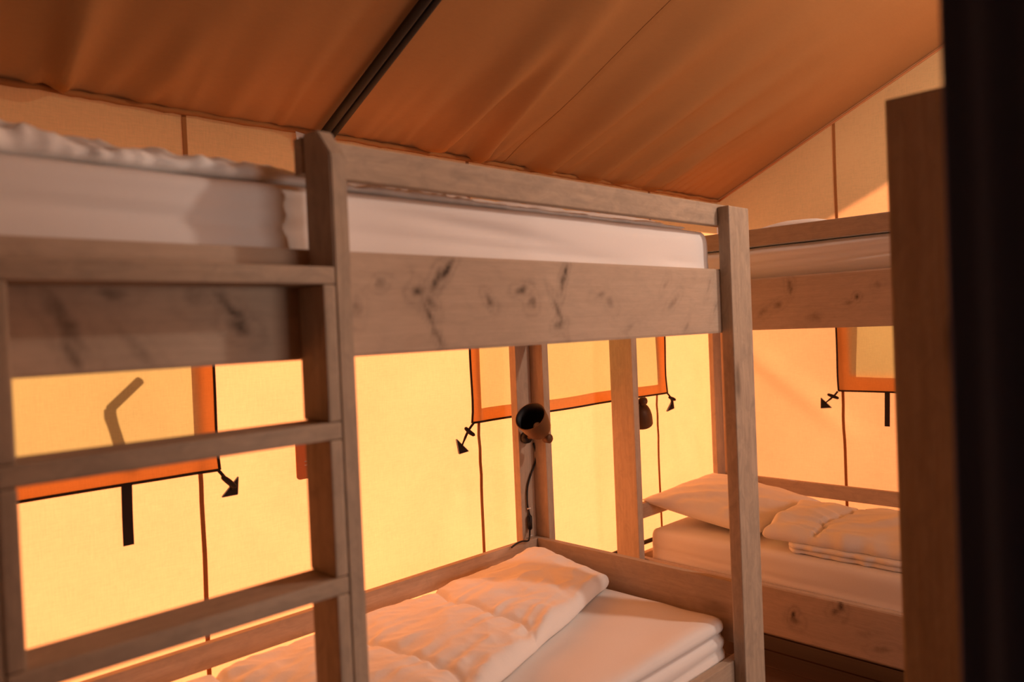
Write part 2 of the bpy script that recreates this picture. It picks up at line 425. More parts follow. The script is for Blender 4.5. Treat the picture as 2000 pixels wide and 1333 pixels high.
# ------------------------------------------------------------------ bunk beds
LB0, LB1 = -1.25, -1.057       # lower side board
UB0, UB1 = -.040, .156         # upper side board
GR0, GR1 = .290, .356          # guard rail
RL0, RL1 = -.897, -.828        # low rails behind the mattress
FLR = -Z0
def knotted_board(name, parent, xr, yr, zr, face, knots, mat):
    """board whose visible face carries painted-in-the-wood knots as a colour attribute on a fine grid"""
    o = box(name, parent, mat, xr, yr, zr, .003)
    me = o.data; bm = bmesh.new(); bm.from_mesh(me)
    L = max(v.co.x for v in bm.verts)
    bm.free(); bm = bmesh.new()
    sx, sz = (yr if face == 'x' else xr), zr
    th = (xr if face == 'x' else yr); hl, hh, ht = (sx[1]-sx[0])/2, (zr[1]-zr[0])/2, (th[1]-th[0])/2
    nu, nv = int(hl*2/.006), int(hh*2/.006)
    lay = bm.verts.layers.float.new('knot')
    cu, cz = (sx[0]+sx[1])/2, (zr[0]+zr[1])/2
    sgn = -1                                  # visible face: local -Y
    gridv = []
    for i in range(nu+1):
        row = []
        for j in range(nv+1):
            u = -hl+2*hl*i/nu; z = -hh+2*hh*j/nv
            e = min(u+hl, hl-u, z+hh, hh-z)
            v = bm.verts.new((u, sgn*(ht-(.002 if e < .001 else 0)), z))
            wu, wz = u+cu, z+cz; val = 0
            for (ku, kz, kl, kw, ka, ks) in knots:
                du, dz = wu-ku, wz-kz
                if abs(du) > .15 or abs(dz) > .15: continue
                du += .006*N(wu*40, wz*40, ku); dz += .006*N(wu*40, wz*40, kz+5)
                a = du*math.cos(ka)+dz*math.sin(ka); b = -du*math.sin(ka)+dz*math.cos(ka)
                q = (a/kl)**2+(b/kw)**2
                val = max(val, ks*math.exp(-q)*(1.0 if q < 2 else 1))
                val = max(val, .22*ks*math.exp(-((math.sqrt(q)-2.2)/.5)**2))
            v[lay] = min(1, val); row.append(v)
        gridv.append(row)
    for i in range(nu):
        for j in range(nv):
            bm.faces.new((gridv[i][j], gridv[i+1][j], gridv[i+1][j+1], gridv[i][j+1]))
    bk = [bm.verts.new((a*hl, ht, b*hh)) for a, b in ((-1, -1), (1, -1), (1, 1), (-1, 1))]
    bm.faces.new(bk[::-1])
    bm.faces.new([r[0] for r in gridv][::-1] + [bk[0], bk[1]])
    bm.faces.new([r[nv] for r in gridv] + [bk[2], bk[3]])
    bm.faces.new(gridv[0] + [bk[3], bk[0]])
    bm.faces.new(gridv[nu][::-1] + [bk[1], bk[2]])
    bmesh.ops.recalc_face_normals(bm, faces=bm.faces[:])
    bm.to_mesh(me); bm.free(); return o
def mattress(name, label, xr, yr, zr, wr=None, rad=.045, group=None, front='x'):
    """rounded slab with a fitted sheet: superellipse section, slack wrinkles on its sides"""
    bm = bmesh.new(); bmesh.ops.create_cube(bm, size=1)
    sx, sy, sz = xr[1]-xr[0], yr[1]-yr[0], zr[1]-zr[0]
    for v in bm.verts: v.co = Vector((v.co.x*sx, v.co.y*sy, v.co.z*sz))
    def cut(axis, n):
        for i in range(1, n):
            co = [0, 0, 0]; no = [0, 0, 0]; co[axis] = -(sx, sy, sz)[axis]/2 + (sx, sy, sz)[axis]*i/n; no[axis] = 1
            bmesh.ops.bisect_plane(bm, geom=bm.verts[:]+bm.edges[:]+bm.faces[:], plane_co=co, plane_no=no)
    cut(0, max(8, int(sx/.025))); cut(1, max(8, int(sy/.025))); cut(2, 26)
    hx, hy, hz = sx/2, sy/2, sz/2
    for v in bm.verts:
        p = v.co.copy()
        q = Vector((max(-hx+rad, min(hx-rad, p.x)), max(-hy+rad, min(hy-rad, p.y)), max(-hz+rad*.8, min(hz-rad*.8, p.z))))
        dlt = p-q
        if dlt.length > 1e-6:
            m = max(abs(dlt.x), abs(dlt.y), abs(dlt.z)); dn = dlt.normalized()
            v.co = q + dn*min(dlt.length, rad if abs(dn.z) < .8 else rad*.9) if dlt.length > rad*.8 else p
    bm.normal_update()
    cx, cy = (xr[0]+xr[1])/2, (yr[0]+yr[1])/2
    for v in bm.verts:
        p = v.co + Vector((cx, cy, 0)); n_ = v.normal
        a = .0022*N(p.x*6, p.y*6, p.z*9) + .003*N(p.x*2, p.y*2, p.z*20+4)
        if wr: a += wr(p.x, p.y, p.z, n_)
        v.co += n_*a
    o = mesh_obj(name, bm, M['sheet'], None, (cx, cy, (zr[0]+zr[1])/2+Z0), True)
    tag(o, label, 'mattress', group); return o

# ---- bunk A, along the eave wall, front towards +x
A = thing('bunk_bed', 'pale wooden bunk bed with ladder, standing along the eave wall', 'bunk bed', (-1.66, 1.15, 0), 'bunk beds')
W = M['wood']; WG = M['wood_g']
# knots on the face of the long upper board: y, z, length, width, angle, strength
kn = [(1.028, 0.127, 0.030, 0.008, 0.85, 0.90),
      (0.999, 0.105, 0.030, 0.010, 0.95, 0.90),
      (0.860, 0.097, 0.014, 0.008, 0.40, 0.55),
      (0.952, 0.083, 0.016, 0.012, 0.20, 0.80),
      (0.984, 0.059, 0.020, 0.009, -0.90, 0.60),
      (0.979, 0.028, 0.045, 0.006, -1.15, 0.70),
      (0.997, -0.007, 0.035, 0.006, -1.20, 0.60),
      (1.146, 0.063, 0.016, 0.008, -0.90, 0.70),
      (1.246, 0.087, 0.018, 0.010, 0.20, 0.75),
      (1.281, 0.057, 0.014, 0.012, 0.90, 0.60),
      (1.400, 0.128, 0.020, 0.007, 1.20, 0.80),
      (1.388, 0.106, 0.025, 0.007, 1.30, 0.85),
      (1.369, 0.035, 0.035, 0.006, -1.10, 0.70),
      (1.372, 0.005, 0.016, 0.010, 0.30, 0.60),
      (1.531, 0.075, 0.022, 0.009, 0.20, 0.40),
      (1.571, 0.058, 0.020, 0.012, -0.80, 0.35),
      (0.804, 0.053, 0.012, 0.020, 0.00, 0.45),
      (1.825, 0.106, 0.020, 0.008, 0.80, 0.30),
      (1.860, 0.057, 0.030, 0.009, 0.60, 0.35),
      (2.055, 0.102, 0.025, 0.006, 1.00, 0.35),
      (2.089, 0.040, 0.025, 0.006, 0.90, 0.35),
      (1.921, -0.018, 0.020, 0.006, 1.00, 0.30),
      (1.650, -0.010, 0.030, 0.008, 0.50, 0.20),
      (0.313, 0.043, 0.050, 0.012, -1.10, 0.60),
      (0.322, -0.008, 0.035, 0.008, -1.30, 0.60),
      (0.563, 0.055, 0.035, 0.008, -0.75, 0.85),
      (0.577, 0.021, 0.022, 0.014, -0.60, 0.70),
      (0.545, 0.076, 0.020, 0.010, 0.00, 0.40),
      (0.379, 0.076, 0.020, 0.010, 0.00, 0.50),
      (0.411, -0.005, 0.050, 0.010, -0.90, 0.35),
      (0.503, 0.076, 0.018, 0.020, 0.00, 0.40)]
knotted_board('side_board', A, (-1.25, -1.222), (.06, 2.24), (UB0, UB1), 'x', kn, M['wood_k'])
box('side_board', A, W, (-1.25, -1.222), (.06, 2.24), (LB0, LB1))
box('guard_rail', A, WG, (-1.25, -1.222), (.705, 2.24), (GR0, GR1))
box('post', A, WG, (-1.222, -1.182), (2.118, 2.24), (FLR, .347), .005)
box('post', A, WG, (-1.222, -1.182), (.0, .10), (FLR, .347), .005)
for y0_, y1_, yi in ((2.110, 2.19, 2.191), (.071, .151, .035)):
    box('back_post', A, W, (-2.152, -2.117), (y0_, y1_), (FLR, .345))
    box('back_post', A, W, (-2.125, -2.050), (yi, yi+.035), (FLR, .345))
for z0_, z1_ in ((RL0, RL1), (LB0, LB1), (UB0, UB1)):
    box('back_rail', A, W, (-2.116, -2.09), (.072, 2.189), (z0_, z1_))
for ye in (2.163, .074):
    box('end_board', A, W, (-2.088, -1.2225), (ye, ye+.026), (RL1-.195, RL1))
    for z0_, z1_ in ((LB0, LB1-.06), (UB0, UB1)): box('end_board', A, W, (-2.088, -1.252), (ye, ye+.026), (z0_, z1_))
def stile(y0_, y1_):
    bm = bmesh.new(); zc = -.53
    prof = [(-1.2215, -Z0), (-1.135, -Z0), (-1.135, .309), (-1.176, .358), (-1.2215, .362)]
    R_ = Matrix(((0, 0, -1), (0, 1, 0), (1, 0, 0)))         # same frame as an upright timber
    c_ = Vector((-1.1775, (y0_+y1_)/2, zc)); Rt = R_.transposed()
    prism(bm, [Rt @ (Vector((x, y0_, z))-c_) for x, z in prof], Rt @ Vector((0, y1_-y0_, 0)))
    bmesh.ops.bevel(bm, geom=bm.edges[:], offset=.003, segments=2, affect='EDGES')
    me = bpy.data.meshes.new('ladder_stile'); bm.to_mesh(me); bm.free(); me.materials.append(WG)
    o = bpy.data.objects.new('ladder_stile', me); o.location = c_+Vector((0, 0, Z0)); link(o, A); o.rotation_euler = R_.to_euler(); return o
stile(.708, .741); stile(.175, .208)
rz = [.088, -.176, -.440, -.704, -.968, -1.232]
for z in rz: box('rung', A, WG, (-1.2205, -1.135), (.2085, .7075), (z, z+.030), .004)
for y0_, y1_ in ((.684, .7075), (.2085, .232)):
    for i, z in enumerate(rz):
        zb = rz[i+1]+.0305 if i+1 < len(rz) else -Z0
        box('spacer_block', A, WG, (-1.2205, -1.135), (y0_, y1_), (zb, z-.0005), .004)
for z in (.0, -1.20): box('bed_base', A, M['base'], (-2.085, -1.255), (.105, 2.128), (z, z+.02))

# ---- bunk B, along the gable wall, front towards -y
B = thing('bunk_bed', 'pale wooden bunk bed with pillow below, standing along the gable wall behind', 'bunk bed', (-1.07, 3.25, 0), 'bunk beds')
kb = [(-1.356, -1.155, 0.020, 0.010, 1.30, 1.00),
      (-1.352, -1.168, 0.020, 0.018, 0.00, 0.50),
      (-1.173, -1.072, 0.012, 0.024, 0.20, 0.80),
      (-1.192, -1.097, 0.020, 0.014, 0.60, 0.60),
      (-1.033, -1.197, 0.030, 0.012, 0.30, 0.45),
      (-1.088, -1.156, 0.040, 0.012, 0.20, 0.25)]
ku = [(-1.326, 0.120, 0.010, 0.024, 0.10, 0.60),
      (-1.319, 0.104, 0.008, 0.020, -0.20, 0.50),
      (-1.372, 0.048, 0.018, 0.010, 0.40, 0.50),
      (-1.075, 0.062, 0.008, 0.010, 0.00, 0.80),
      (-1.110, 0.042, 0.020, 0.008, 0.30, 0.40),
      (-1.234, -0.005, 0.030, 0.020, 0.20, 0.30),
      (-1.436, 0.023, 0.030, 0.012, 0.70, 0.35),
      (-1.004, 0.101, 0.012, 0.012, 0.00, 0.30)]
knotted_board('side_board', B, (-2.169, .03), (2.806, 2.834), (UB0-.006, UB1), 'y', ku, M['wood_k'])
knotted_board('side_board', B, (-2.169, .03), (2.806, 2.834), (LB0, LB1), 'y', kb, M['wood_k'])
box('guard_rail', B, W, (-2.169, -.55), (2.806, 2.834), (GR0-.004, GR1-.006))
for x0_, x1_ in ((-2.17, -2.043), (-.09, .03)):
    box('post', B, W, (x0_, x1_), (2.766, 2.8055), (FLR, .345), .005)
    box('back_post', B, W, (x0_, x1_-.02), (3.729, 3.757), (FLR, .345))
for xe in (-2.116, -.03):
    for z0_, z1_ in ((RL0, RL1), (LB0, LB1), (UB0, UB1)): box('end_board', B, W, (xe, xe+.026), (2.835, 3.7), (z0_, z1_))
for z0_, z1_ in ((RL0, RL1), (LB0, LB1), (UB0, UB1)): box('back_rail', B, W, (-2.169, .03), (3.701, 3.7285), (z0_, z1_))
box('back_post', B, W, (-2.17, -2.142), (3.62, 3.70), (FLR, .345))
for z in (.0, -1.20): box('bed_base', B, M['base'], (-2.085, -.035), (2.836, 3.70), (z, z+.02))

# ------------------------------------------------------------------ mattresses
def wrAu(x, y, z, n):
    if n.x < .4: return 0
    a = 0
    # long slack folds on the sheet side
    zc = .03 - .05*(y-.95)/.6 + (.0)
    for (y0_, y1_, za, zb, am, wd) in ((.80, 1.42, .100, .060, .012, .012), (.86, 1.55, .075, .045, .008, .010), (.72, 1.75, .050, .014, .012, .012), (.15, .80, .060, .045, .010, .014), (.1, .95, .095, .085, .006, .014), (1.85, 2.08, .026, .022, .008, .007), (1.5, 2.1, .105, .112, .004, .008)):
        t = (y-y0_)/(y1_-y0_)
        if 0 < t < 1: a -= am*math.sin(math.pi*t)*math.exp(-((z-(za+(zb-za)*t))/wd)**2)
    return a
mattress('mattress', 'white sheeted mattress in the upper bunk behind the ladder', (-2.085, -1.254), (.11, 2.145), (.021, .280), wrAu, .05, 'mattresses')
def wrAl(x, y, z, n):
    a = 0
    if n.x > .4:
        for k_ in range(3):
            a -= (.016, .007, .006)[k_]*math.exp(-((z-(.072-.045*k_-.03*k_*(2.1-y)))/(.010, .009, .008)[k_])**2)
    if n.z > .5: a += .004*math.sin((x*3.2+y*1.1)*9+2*N(x*2, y*2, 3))*.5*max(0, min(1, (x+1.6)*4)) + .003*N(x*3, y*9, 2)
    return a
mattress('mattress', 'white sheeted mattress in the lower bunk under the folded-over duvet', (-2.085, -1.256), (.11, 2.150), (-1.179, -.940), wrAl, .035, 'mattresses')
def wrB(x, y, z, n):
    a = 0
    if n.y < -.4:
        for (za, am, sl) in ((.03, .006, -.03), (.0, .005, -.05), (-.03, .004, -.02)):
            a -= am*math.exp(-((z-za-sl*(x+1.6))/.011)**2)*(.6+.6*N(x*2, 3, za*40))
    return a
mattress('mattress', 'white sheeted mattress below the pillow in the far lower bunk', (-2.045, -.04), (2.838, 3.692), (-1.179, -.930), wrB, .045, 'mattresses')
def wrBu(x, y, z, n):
    a = 0
    if n.y < -.4:
        for (za, am, sl) in ((.085, .012, .04), (.055, .016, .05), (.025, .012, .02), (.0, .010, .01)):
            a -= am*math.exp(-((z-za-sl*(x+1.2))/.012)**2)
    return a
mattress('mattress', 'white sheeted mattress in the far upper bunk at right', (-2.085, -.04), (2.838, 3.692), (.021, .283), wrBu, .05, 'mattresses')

# ------------------------------------------------------------------ duvets
def duvet(name, label, corners, z0, hfun, nu=120, nv=90, edge=.035, edgefn=None, group='duvets', mat='duvet', parts=None):
    """corners: p00,p10,p11,p01 on the bed (x,y); height hfun(u,v,x,y); sides bulge and tuck under"""
    P = [Vector((*c, 0)) for c in corners]
    ctr = sum(P, Vector())/4
    bm = bmesh.new(); top = []; bot = []
    for i in range(nu+1):
        ru, rl = [], []
        for j in range(nv+1):
            # cluster samples near the rims
            u = .5-.5*math.cos(math.pi*i/nu)*(.35)-.5*(1-2*i/nu)*.65; v = .5-.5*math.cos(math.pi*j/nv)*(.35)-.5*(1-2*j/nv)*.65
            p = P[0]*(1-u)*(1-v)+P[1]*u*(1-v)+P[2]*u*v+P[3]*(1-u)*v
            h, b = hfun(u, v, p.x, p.y)
            if edgefn: p = p + Vector((*edgefn(u, v), 0))
            lu = (P[1]-P[0]).length; lv = (P[3]-P[0]).length
            d = min(u*lu, (1-u)*lu, v*lv, (1-v)*lv)
            e = min(1, d/edge); pr = math.sqrt(max(0, 1-(1-e)**2))
            mid = b+(h-b)*.42
            ru.append(bm.verts.new((p.x-ctr.x, p.y-ctr.y, mid+(h-mid)*pr)))
            rl.append(bm.verts.new((p.x-ctr.x, p.y-ctr.y, mid+(b-mid)*pr)) if 0 < i < nu and 0 < j < nv else ru[-1])
        top.append(ru); bot.append(rl)
    for i in range(nu):
        for j in range(nv):
            bm.faces.new((top[i][j], top[i+1][j], top[i+1][j+1], top[i][j+1]))
            try: bm.faces.new((bot[i][j], bot[i][j+1], bot[i+1][j+1], bot[i+1][j]))
            except ValueError: pass
    bmesh.ops.recalc_face_normals(bm, faces=bm.faces[:])
    o = mesh_obj(name, bm, M[mat], None, (ctr.x, ctr.y, z0+Z0), True)
    return tag(o, label, 'duvet', group)
# lower bunk A: folded duvet lying askew. u: back edge -> front fold, v: near -> far end
def h_low(u, v, x, y):
    h = .070 + .014*math.sin(math.pi*min(1, u*1.1)) + .012*N(x*3, y*3, 1)
    h += .020*math.exp(-((v-.97)/.10)**2)*math.exp(-((u-.18)/.25)**2)
    # quilting seams
    for (vc, bend) in ((.66, -.04), (.40, -.02), (.14, 0)):
        vv = vc + bend*math.sin(u*3.0) + .012*N(u*5, vc*9, 2)
        if u > .80: vv += (u-.80)**2*(-1.4)
        dv = v-vv; L = 1.3
        h -= .016*math.exp(-(dv*L/.009)**2)*(1 if u < .93 else .3) + .012*math.exp(-(dv*L/.055)**2)
        # puckers leaving the seam
        s = math.exp(-abs(dv)*L/.075)*(1-math.exp(-(dv*L/.012)**2))
        h += .009*s*math.sin(u*46+5*N(u*6, v*4, vc*7))*(.5+.9*abs(N(u*7, v*3, vc*3)))
    h += .006*N(x*9+2*N(x*4, y*4, 7), y*7, 2) + .006*ridge(x*8+y*3, y*6-x*3, 5) + .003*ridge(x*19-y*6, y*15, 9) + .010*math.sin((x*.75+y)*15+3*N(x*3, y*3, 9))*.35
    # a soft crease near the head end
    cr = (v-.86)+.10*(u-.5)+.02*N(u*4, 1, 1); h -= .012*math.exp(-(cr/.02)**2)*math.exp(-((u-.72)/.22)**2)
    return max(h, .02), .001
duvet('duvet', 'crumpled white duvet folded lengthwise on the lower bunk behind the ladder', [(-1.99, .60), (-1.18-.06, .70), (-1.70, 2.115), (-2.075, 2.115)], -.936, h_low, 190, 320, .045,
      lambda u, v: ((.012*N(v*6, 2)+.03*max(0, v-.9)*10*0)*(u-.5)*2, .01*N(u*5, 8)*(v-.5)*2))
# upper bunk A: thin duvet with crumpled rim
def h_up(u, v, x, y):
    d_ = (1-u)*.8; k_ = max(0, min(1, (d_-.02)/.10)); h = .021 + .025*max(0, 1-v*2.4) + .030*k_*k_*(3-2*k_) + .010*N(y*3, x*2, 4)
    amp = max(.35, 1-v*1.1)
    fr = .4+.6*math.exp(-(1-u)/.25)
    h += amp*fr*(.011*ridge(y*11+(1-u)*4, (1-u)*3+y*2, 1.5) + .008*ridge(y*24-(1-u)*9, (1-u)*5, 6.5) + .004*N(y*50, u*20, 2)) - .008
    h += .012*math.exp(-((y-.30)/.05)**2)*fr
    return max(.012, h), .001
duvet('duvet', 'rumpled white duvet spread over the upper bunk behind the ladder', [(-2.255, .13), (-1.288, .13), (-1.318, 2.09), (-2.12, 2.09)], .287, h_up, 60, 360, .030,  # back edge extended to the wall to block light rising through the gap
      lambda u, v: (((.010*N(v*30, 2)+.008*N(v*70, 5))*(u > .5)*(u-.5)*2), 0))
# far lower bunk: folded duvet in two layers
def h_b(u, v, x, y):
    h = .062 + .010*N(x*5, y*5, 2) + .007*N(x*13, y*9, 5) + .01*math.sin(math.pi*v)
    s = (u-.21) - .10*(v-.5)*(v > .3)
    h -= .016*math.exp(-(s/.012)**2)*(v > .02) + .008*math.exp(-(s/.05)**2)
    h += .005*math.exp(-abs(s)/.12)*math.sin(v*40+4*N(u*8, v*8, 1))
    h += .006*math.sin((x-y*.6)*24+3*N(x*4, y*4, 8))*math.exp(-((v-.45)/.4)**2)
    return h+.03, .034
D2 = duvet('duvet', 'white duvet folded in layers on the far lower bunk beside the pillow', [(-1.50, 2.856), (-.50, 2.872), (-.50, 3.46), (-1.60, 3.40)], -.927, h_b, 120, 80, .040,
      lambda u, v: (.02*N(v*4, 3)*(u < .5)*(.5-u)*2, .010*N(u*14, 6)*(v < .5)*(.5-v)*2))
# the lower folded layer with its puckered rim, part of the same duvet
def layer(zlo, hi, dx, dy, seed):
    bm = bmesh.new(); nu = 150; prof = []
    for i in range(nu+1):
        x = -1.43+dx + (.93-dx)*i/nu
        yb = 2.862+dy + .006*N(x*14, seed) + .004*math.sin(x*70+4*N(x*9, seed)) + (.06*max(0, (-1.36-x)/.07)**2 if x < -1.36 else 0)
        ring = []
        for k in range(9):
            a = -math.pi/2 + math.pi*k/8
            ring.append(bm.verts.new((x+.98, yb+.016-math.cos(a)*.016-3.18, zlo+hi/2+math.sin(a)*(hi/2)*(1+.25*N(x*16, seed, 3)))))
        ring.append(bm.verts.new((x+.98, 3.40-3.18, zlo+hi))); ring.append(bm.verts.new((x+.98, 3.40-3.18, zlo)))
        prof.append(ring)
    for A_, B_ in zip(prof, prof[1:]):
        for k in range(11): bm.faces.new((A_[k], A_[(k+1) % 11], B_[(k+1) % 11], B_[k]))
    bm.faces.new(prof[0][::-1]); bm.faces.new(prof[-1])
    bmesh.ops.recalc_face_normals(bm, faces=bm.faces[:])
    me = bpy.data.meshes.new('folded_layer'); bm.to_mesh(me); bm.free(); me.materials.append(M['duvet'])
    for p in me.polygons: p.use_smooth = True
    o = bpy.data.objects.new('folded_layer', me); C.objects.link(o); o.parent = D2
    o.location = Vector((-.98, 3.18, -.9295+Z0)) - D2.location
layer(.001, .020, .02, .002, 3.0); layer(.021, .022, .03, -.006, 8.0)
# far upper bunk duvet
def h_bu(u, v, x, y):
    h = .060 + .010*N(x*4, y*4, 2) + .03*math.exp(-((x+1.33)/.16)**2) + .004*N(x*14, y*10, 6)
    return h, .001
duvet('duvet', 'flat white duvet on the far upper bunk, above the gable rail', [(-1.98, 2.842), (-.10, 2.842), (-.10, 3.65), (-1.98, 3.65)], .284, h_bu, 90, 50, .04)

# ------------------------------------------------------------------ pillow
bm = bmesh.new(); n = 48; hx, hy, T = .285, .335, .094
for side in (1, -1):
    g_ = []
    for i in range(n+1):
        r_ = []
        for j in range(n+1):
            a, b = -1+2*i/n, -1+2*j/n
            pin = 1-.10*(1-b*b)*abs(a)**3 ; pin2 = 1-.10*(1-a*a)*abs(b)**3
            q = max(0, (1-a*a))**.5*max(0, (1-b*b))**.5
            z = side*T*q**.75*.62
            if side > 0: z += q*(.012*N(a*2.5, b*2.5, 4) + .007*math.sin((a*1.2-b)*11+3*N(a*2, b*2))*(1-q*.5) + .004*N(a*9, b*9, 1))
            r_.append(bm.verts.new((a*hx*pin, b*hy*pin2, z)))
        g_.append(r_)
    for i in range(n):
        for j in range(n):
            f = (g_[i][j], g_[i+1][j], g_[i+1][j+1], g_[i][j+1]); bm.faces.new(f if side > 0 else f[::-1])
bmesh.ops.remove_doubles(bm, verts=bm.verts[:], dist=.0008)
pl = mesh_obj('pillow', bm, M['pillow'], None, (-1.847, 3.240, -.853+Z0), True)
pl.rotation_euler = (math.radians(1), math.radians(8), math.radians(2))
tag(pl, 'plump white pillow at the head of the far lower bunk', 'pillow')

# ------------------------------------------------------------------ window flaps with webbing hems, straps and toggles
def flap(label, side, win, corners_toggle, strap, hem_w=.009):
    """side 'x': on the eave wall (u = y); side 'y': on the gable wall (u = x)"""
    u0, u1, z0, z1 = win
    if side == 'x': P = lambda u, z, d: Vector((XW+.012+d+dispA(u-YB, z), u, z+Z0))
    else: P = lambda u, z, d: Vector((u, YG-.012-d-dispG(u-XW, z), z+Z0))
    base = P((u0+u1)/2, z0, .01)
    t = thing('window_flap', label, 'window flap', base, 'window flaps')
    sag = lambda u: -.008*math.sin(math.pi*(u-u0)/(u1-u0))*0
    def bulge(u, z):
        a, b = (u-u0)/(u1-u0), (z-z0)/(z1-z0)
        k_ = .010*N(u*3, z*3, 2)*min(1, min(a, 1-a)*12, 1)
        k_ += .012*math.exp(-min(a, 1-a)*30)*math.exp(-b*6)*math.sin((a*7+b*3)*4)   # puckers at the lower corners
        k_ += .006*math.sin(a*3*math.pi+z*6)*math.exp(-b*4)
        return .006+max(-.006, k_)
    nu, nv = 70, 44; bm = bmesh.new(); g_ = []
    for i in range(nu+1):
        r_ = []
        for j in range(nv+1):
            u = u0+(u1-u0)*i/nu; z = z0+(z1-z0)*j/nv
            r_.append(bm.verts.new(P(u, z, bulge(u, z))))
        g_.append(r_)
    for i in range(nu):
        for j in range(nv): bm.faces.new((g_[i][j], g_[i+1][j], g_[i+1][j+1], g_[i][j+1]))
    mesh_obj('panel', bm, M['flap'], t, smooth=True)
    for pts in ([(u0, z1-(z1-z0)*i/20) for i in range(21)], [(u0+(u1-u0)*i/40, z0) for i in range(41)], [(u1, z0+(z1-z0)*i/20) for i in range(21)]):
        bm = bmesh.new(); tube(bm, [P(u, z, bulge(u, z)+.002) for u, z in pts], hem_w/2, 6); mesh_obj('hem', bm, M['hem'], t, smooth=True)
    if strap:
        s0, s1, zb, lean = strap; bm = bmesh.new()
        r_ = [[P(s0+lean*k/6, z0+(zb-z0)*k/6, .012), P(s1+lean*k/6, z0+(zb-z0)*k/6, .012), P(s1+lean*k/6, z0+(zb-z0)*k/6, .015), P(s0+lean*k/6, z0+(zb-z0)*k/6, .015)] for k in range(7)]
        vv = [[bm.verts.new(p) for p in q] for q in r_]
        for a, b in zip(vv, vv[1:]):
            for q in range(4): bm.faces.new((a[q], a[(q+1) % 4], b[(q+1) % 4], b[q]))
        bm.faces.new(vv[0][::-1]); bm.faces.new(vv[-1]); bmesh.ops.recalc_face_normals(bm, faces=bm.faces[:])
        mesh_obj('strap', bm, M['hem'], t)
    for (c0, bar, tri, barang) in corners_toggle:
        bm = bmesh.new(); tip = tri[3]
        tube(bm, smooth_pts([P(*c0, .014), P(*bar, .020), P(*tip, .012)], 5), [.005]*8+[.0035]*3, 8); mesh_obj('cord', bm, M['hem'], t, smooth=True)
        bm = bmesh.new(); ca, sa = math.cos(barang), math.sin(barang); l = .030
        tube(bm, [P(bar[0]+ca*l*k, bar[1]+sa*l*k, .026) for k in (-1, -.85, -.4, 0, .4, .85, 1)], [.003, .007, .0085, .009, .0085, .007, .003], 8)
        mesh_obj('toggle_bar', bm, M['hem'], t, smooth=True)
        bm = bmesh.new(); prism(bm, [P(*q, .004) for q in tri[:3]], (P(0, 0, .012)-P(0, 0, .004))); tr = mesh_obj('corner_patch', bm, M['hem'], t)
        bm = bmesh.new()
        for a, b in ((0, 1), (1, 2), (2, 0)): tube(bm, [P(*tri[a], .010), P(*tri[b], .010)], .0022, 6)
        e = mesh_obj('edging', bm, M['grey'], None); e.parent = tr; e.location = (Vector(e.location)-Vector(tr.location)-t.location)
    return t
f1 = flap('brown canvas window flap behind the ladder with hanging black strap', 'x', WIN_A1,
     [((.975, -.388), (1.000, -.425), [(1.038, -.418), (.984, -.470), (1.032, -.470), (1.016, -.452)], -.75)], (.702, .730, -.553, -.002))
f2 = flap('brown canvas window flap between ladder and far bunk, above the spot lamps', 'x', WIN_A2,
     [((2.003, -.366), (1.967, -.394), [(1.912, -.418), (1.924, -.476), (1.972, -.472), (1.936, -.450)], -.65),
      ((3.350, -.368), (3.372, -.397), [(3.404, -.405), (3.345, -.462), (3.408, -.452), (3.390, -.442)], -.35)], None)
f3 = flap('brown canvas window flap on the gable wall above the far pillow', 'y', WIN_G,
     [((-1.617, -.39), (-1.636, -.415), [(-1.700, -.425), (-1.698, -.478), (-1.648, -.474), (-1.682, -.455)], -.35)], (-1.388, -1.364, -.556, -.006))

# ------------------------------------------------------------------ bent rod standing outside the left window (its silhouette shows on the flap)
def shadow_src(y, z, d):      # point at distance d outside the wall whose sun shadow lands on (y, z) of the flap
    k_ = d/(-to_sun.x); return (XW-d, y+to_sun.y*k_, z+to_sun.z*k_+Z0)
bm = bmesh.new(); tube(bm, [shadow_src(.775, -.098, .16), shadow_src(.694, -.170, .16)] , .013, 10)
tube(bm, [shadow_src(.694, -.170, .16), shadow_src(.694, -.19, .16), shadow_src(.718, -.290, .16), (XW-.05, .745, -.318+Z0), (XW-.002, .738, -.345+Z0)], .015, 10)
tag(mesh_obj('bent_rod', bm, M['steel'], None, smooth=True), 'bent rod outside, seen as an angled shadow on the left window flap', 'rod')

# ------------------------------------------------------------------ canvas tabs near the wall corners
def tab(y0_, y1_, z0_, z1_, label):
    bm = bmesh.new(); r = .012; pts = []
    for (cy, cz, a0) in ((y0_+r, z0_+r, math.pi), (y1_-r, z0_+r, 1.5*math.pi), (y1_-r, z1_-r, 0), (y0_+r, z1_-r, .5*math.pi)):
        for k in range(5):
            a = a0+k*math.pi/8; pts.append((XW+.016, cy+r*math.cos(a), cz+r*math.sin(a)+Z0))
    prism(bm, pts, (.004, 0, 0))
    t = mesh_obj('canvas_tab', bm, M['tab']); tag(t, label, 'tab', 'canvas tabs')
    bm = bmesh.new(); yc = y0_+.028
    for dz in (0, .012): tube(bm, [(XW+.0215, yc, z0_+.045+dz+Z0), (XW+.0215, yc+.022, z0_+.045+dz+Z0)], .0014, 6)
    o = mesh_obj('stitching', bm, M['white']); o.parent = t
tab(1.234, 1.30, -.462, -.335, 'brown canvas tab on the eave wall just left of the ladder stile')
tab(3.872, 3.932, -.195, .02, 'upper brown canvas tab in the tent corner under the upper board')
tab(3.850, 3.915, -.790, -.565, 'lower brown canvas tab in the tent corner above the pillow')
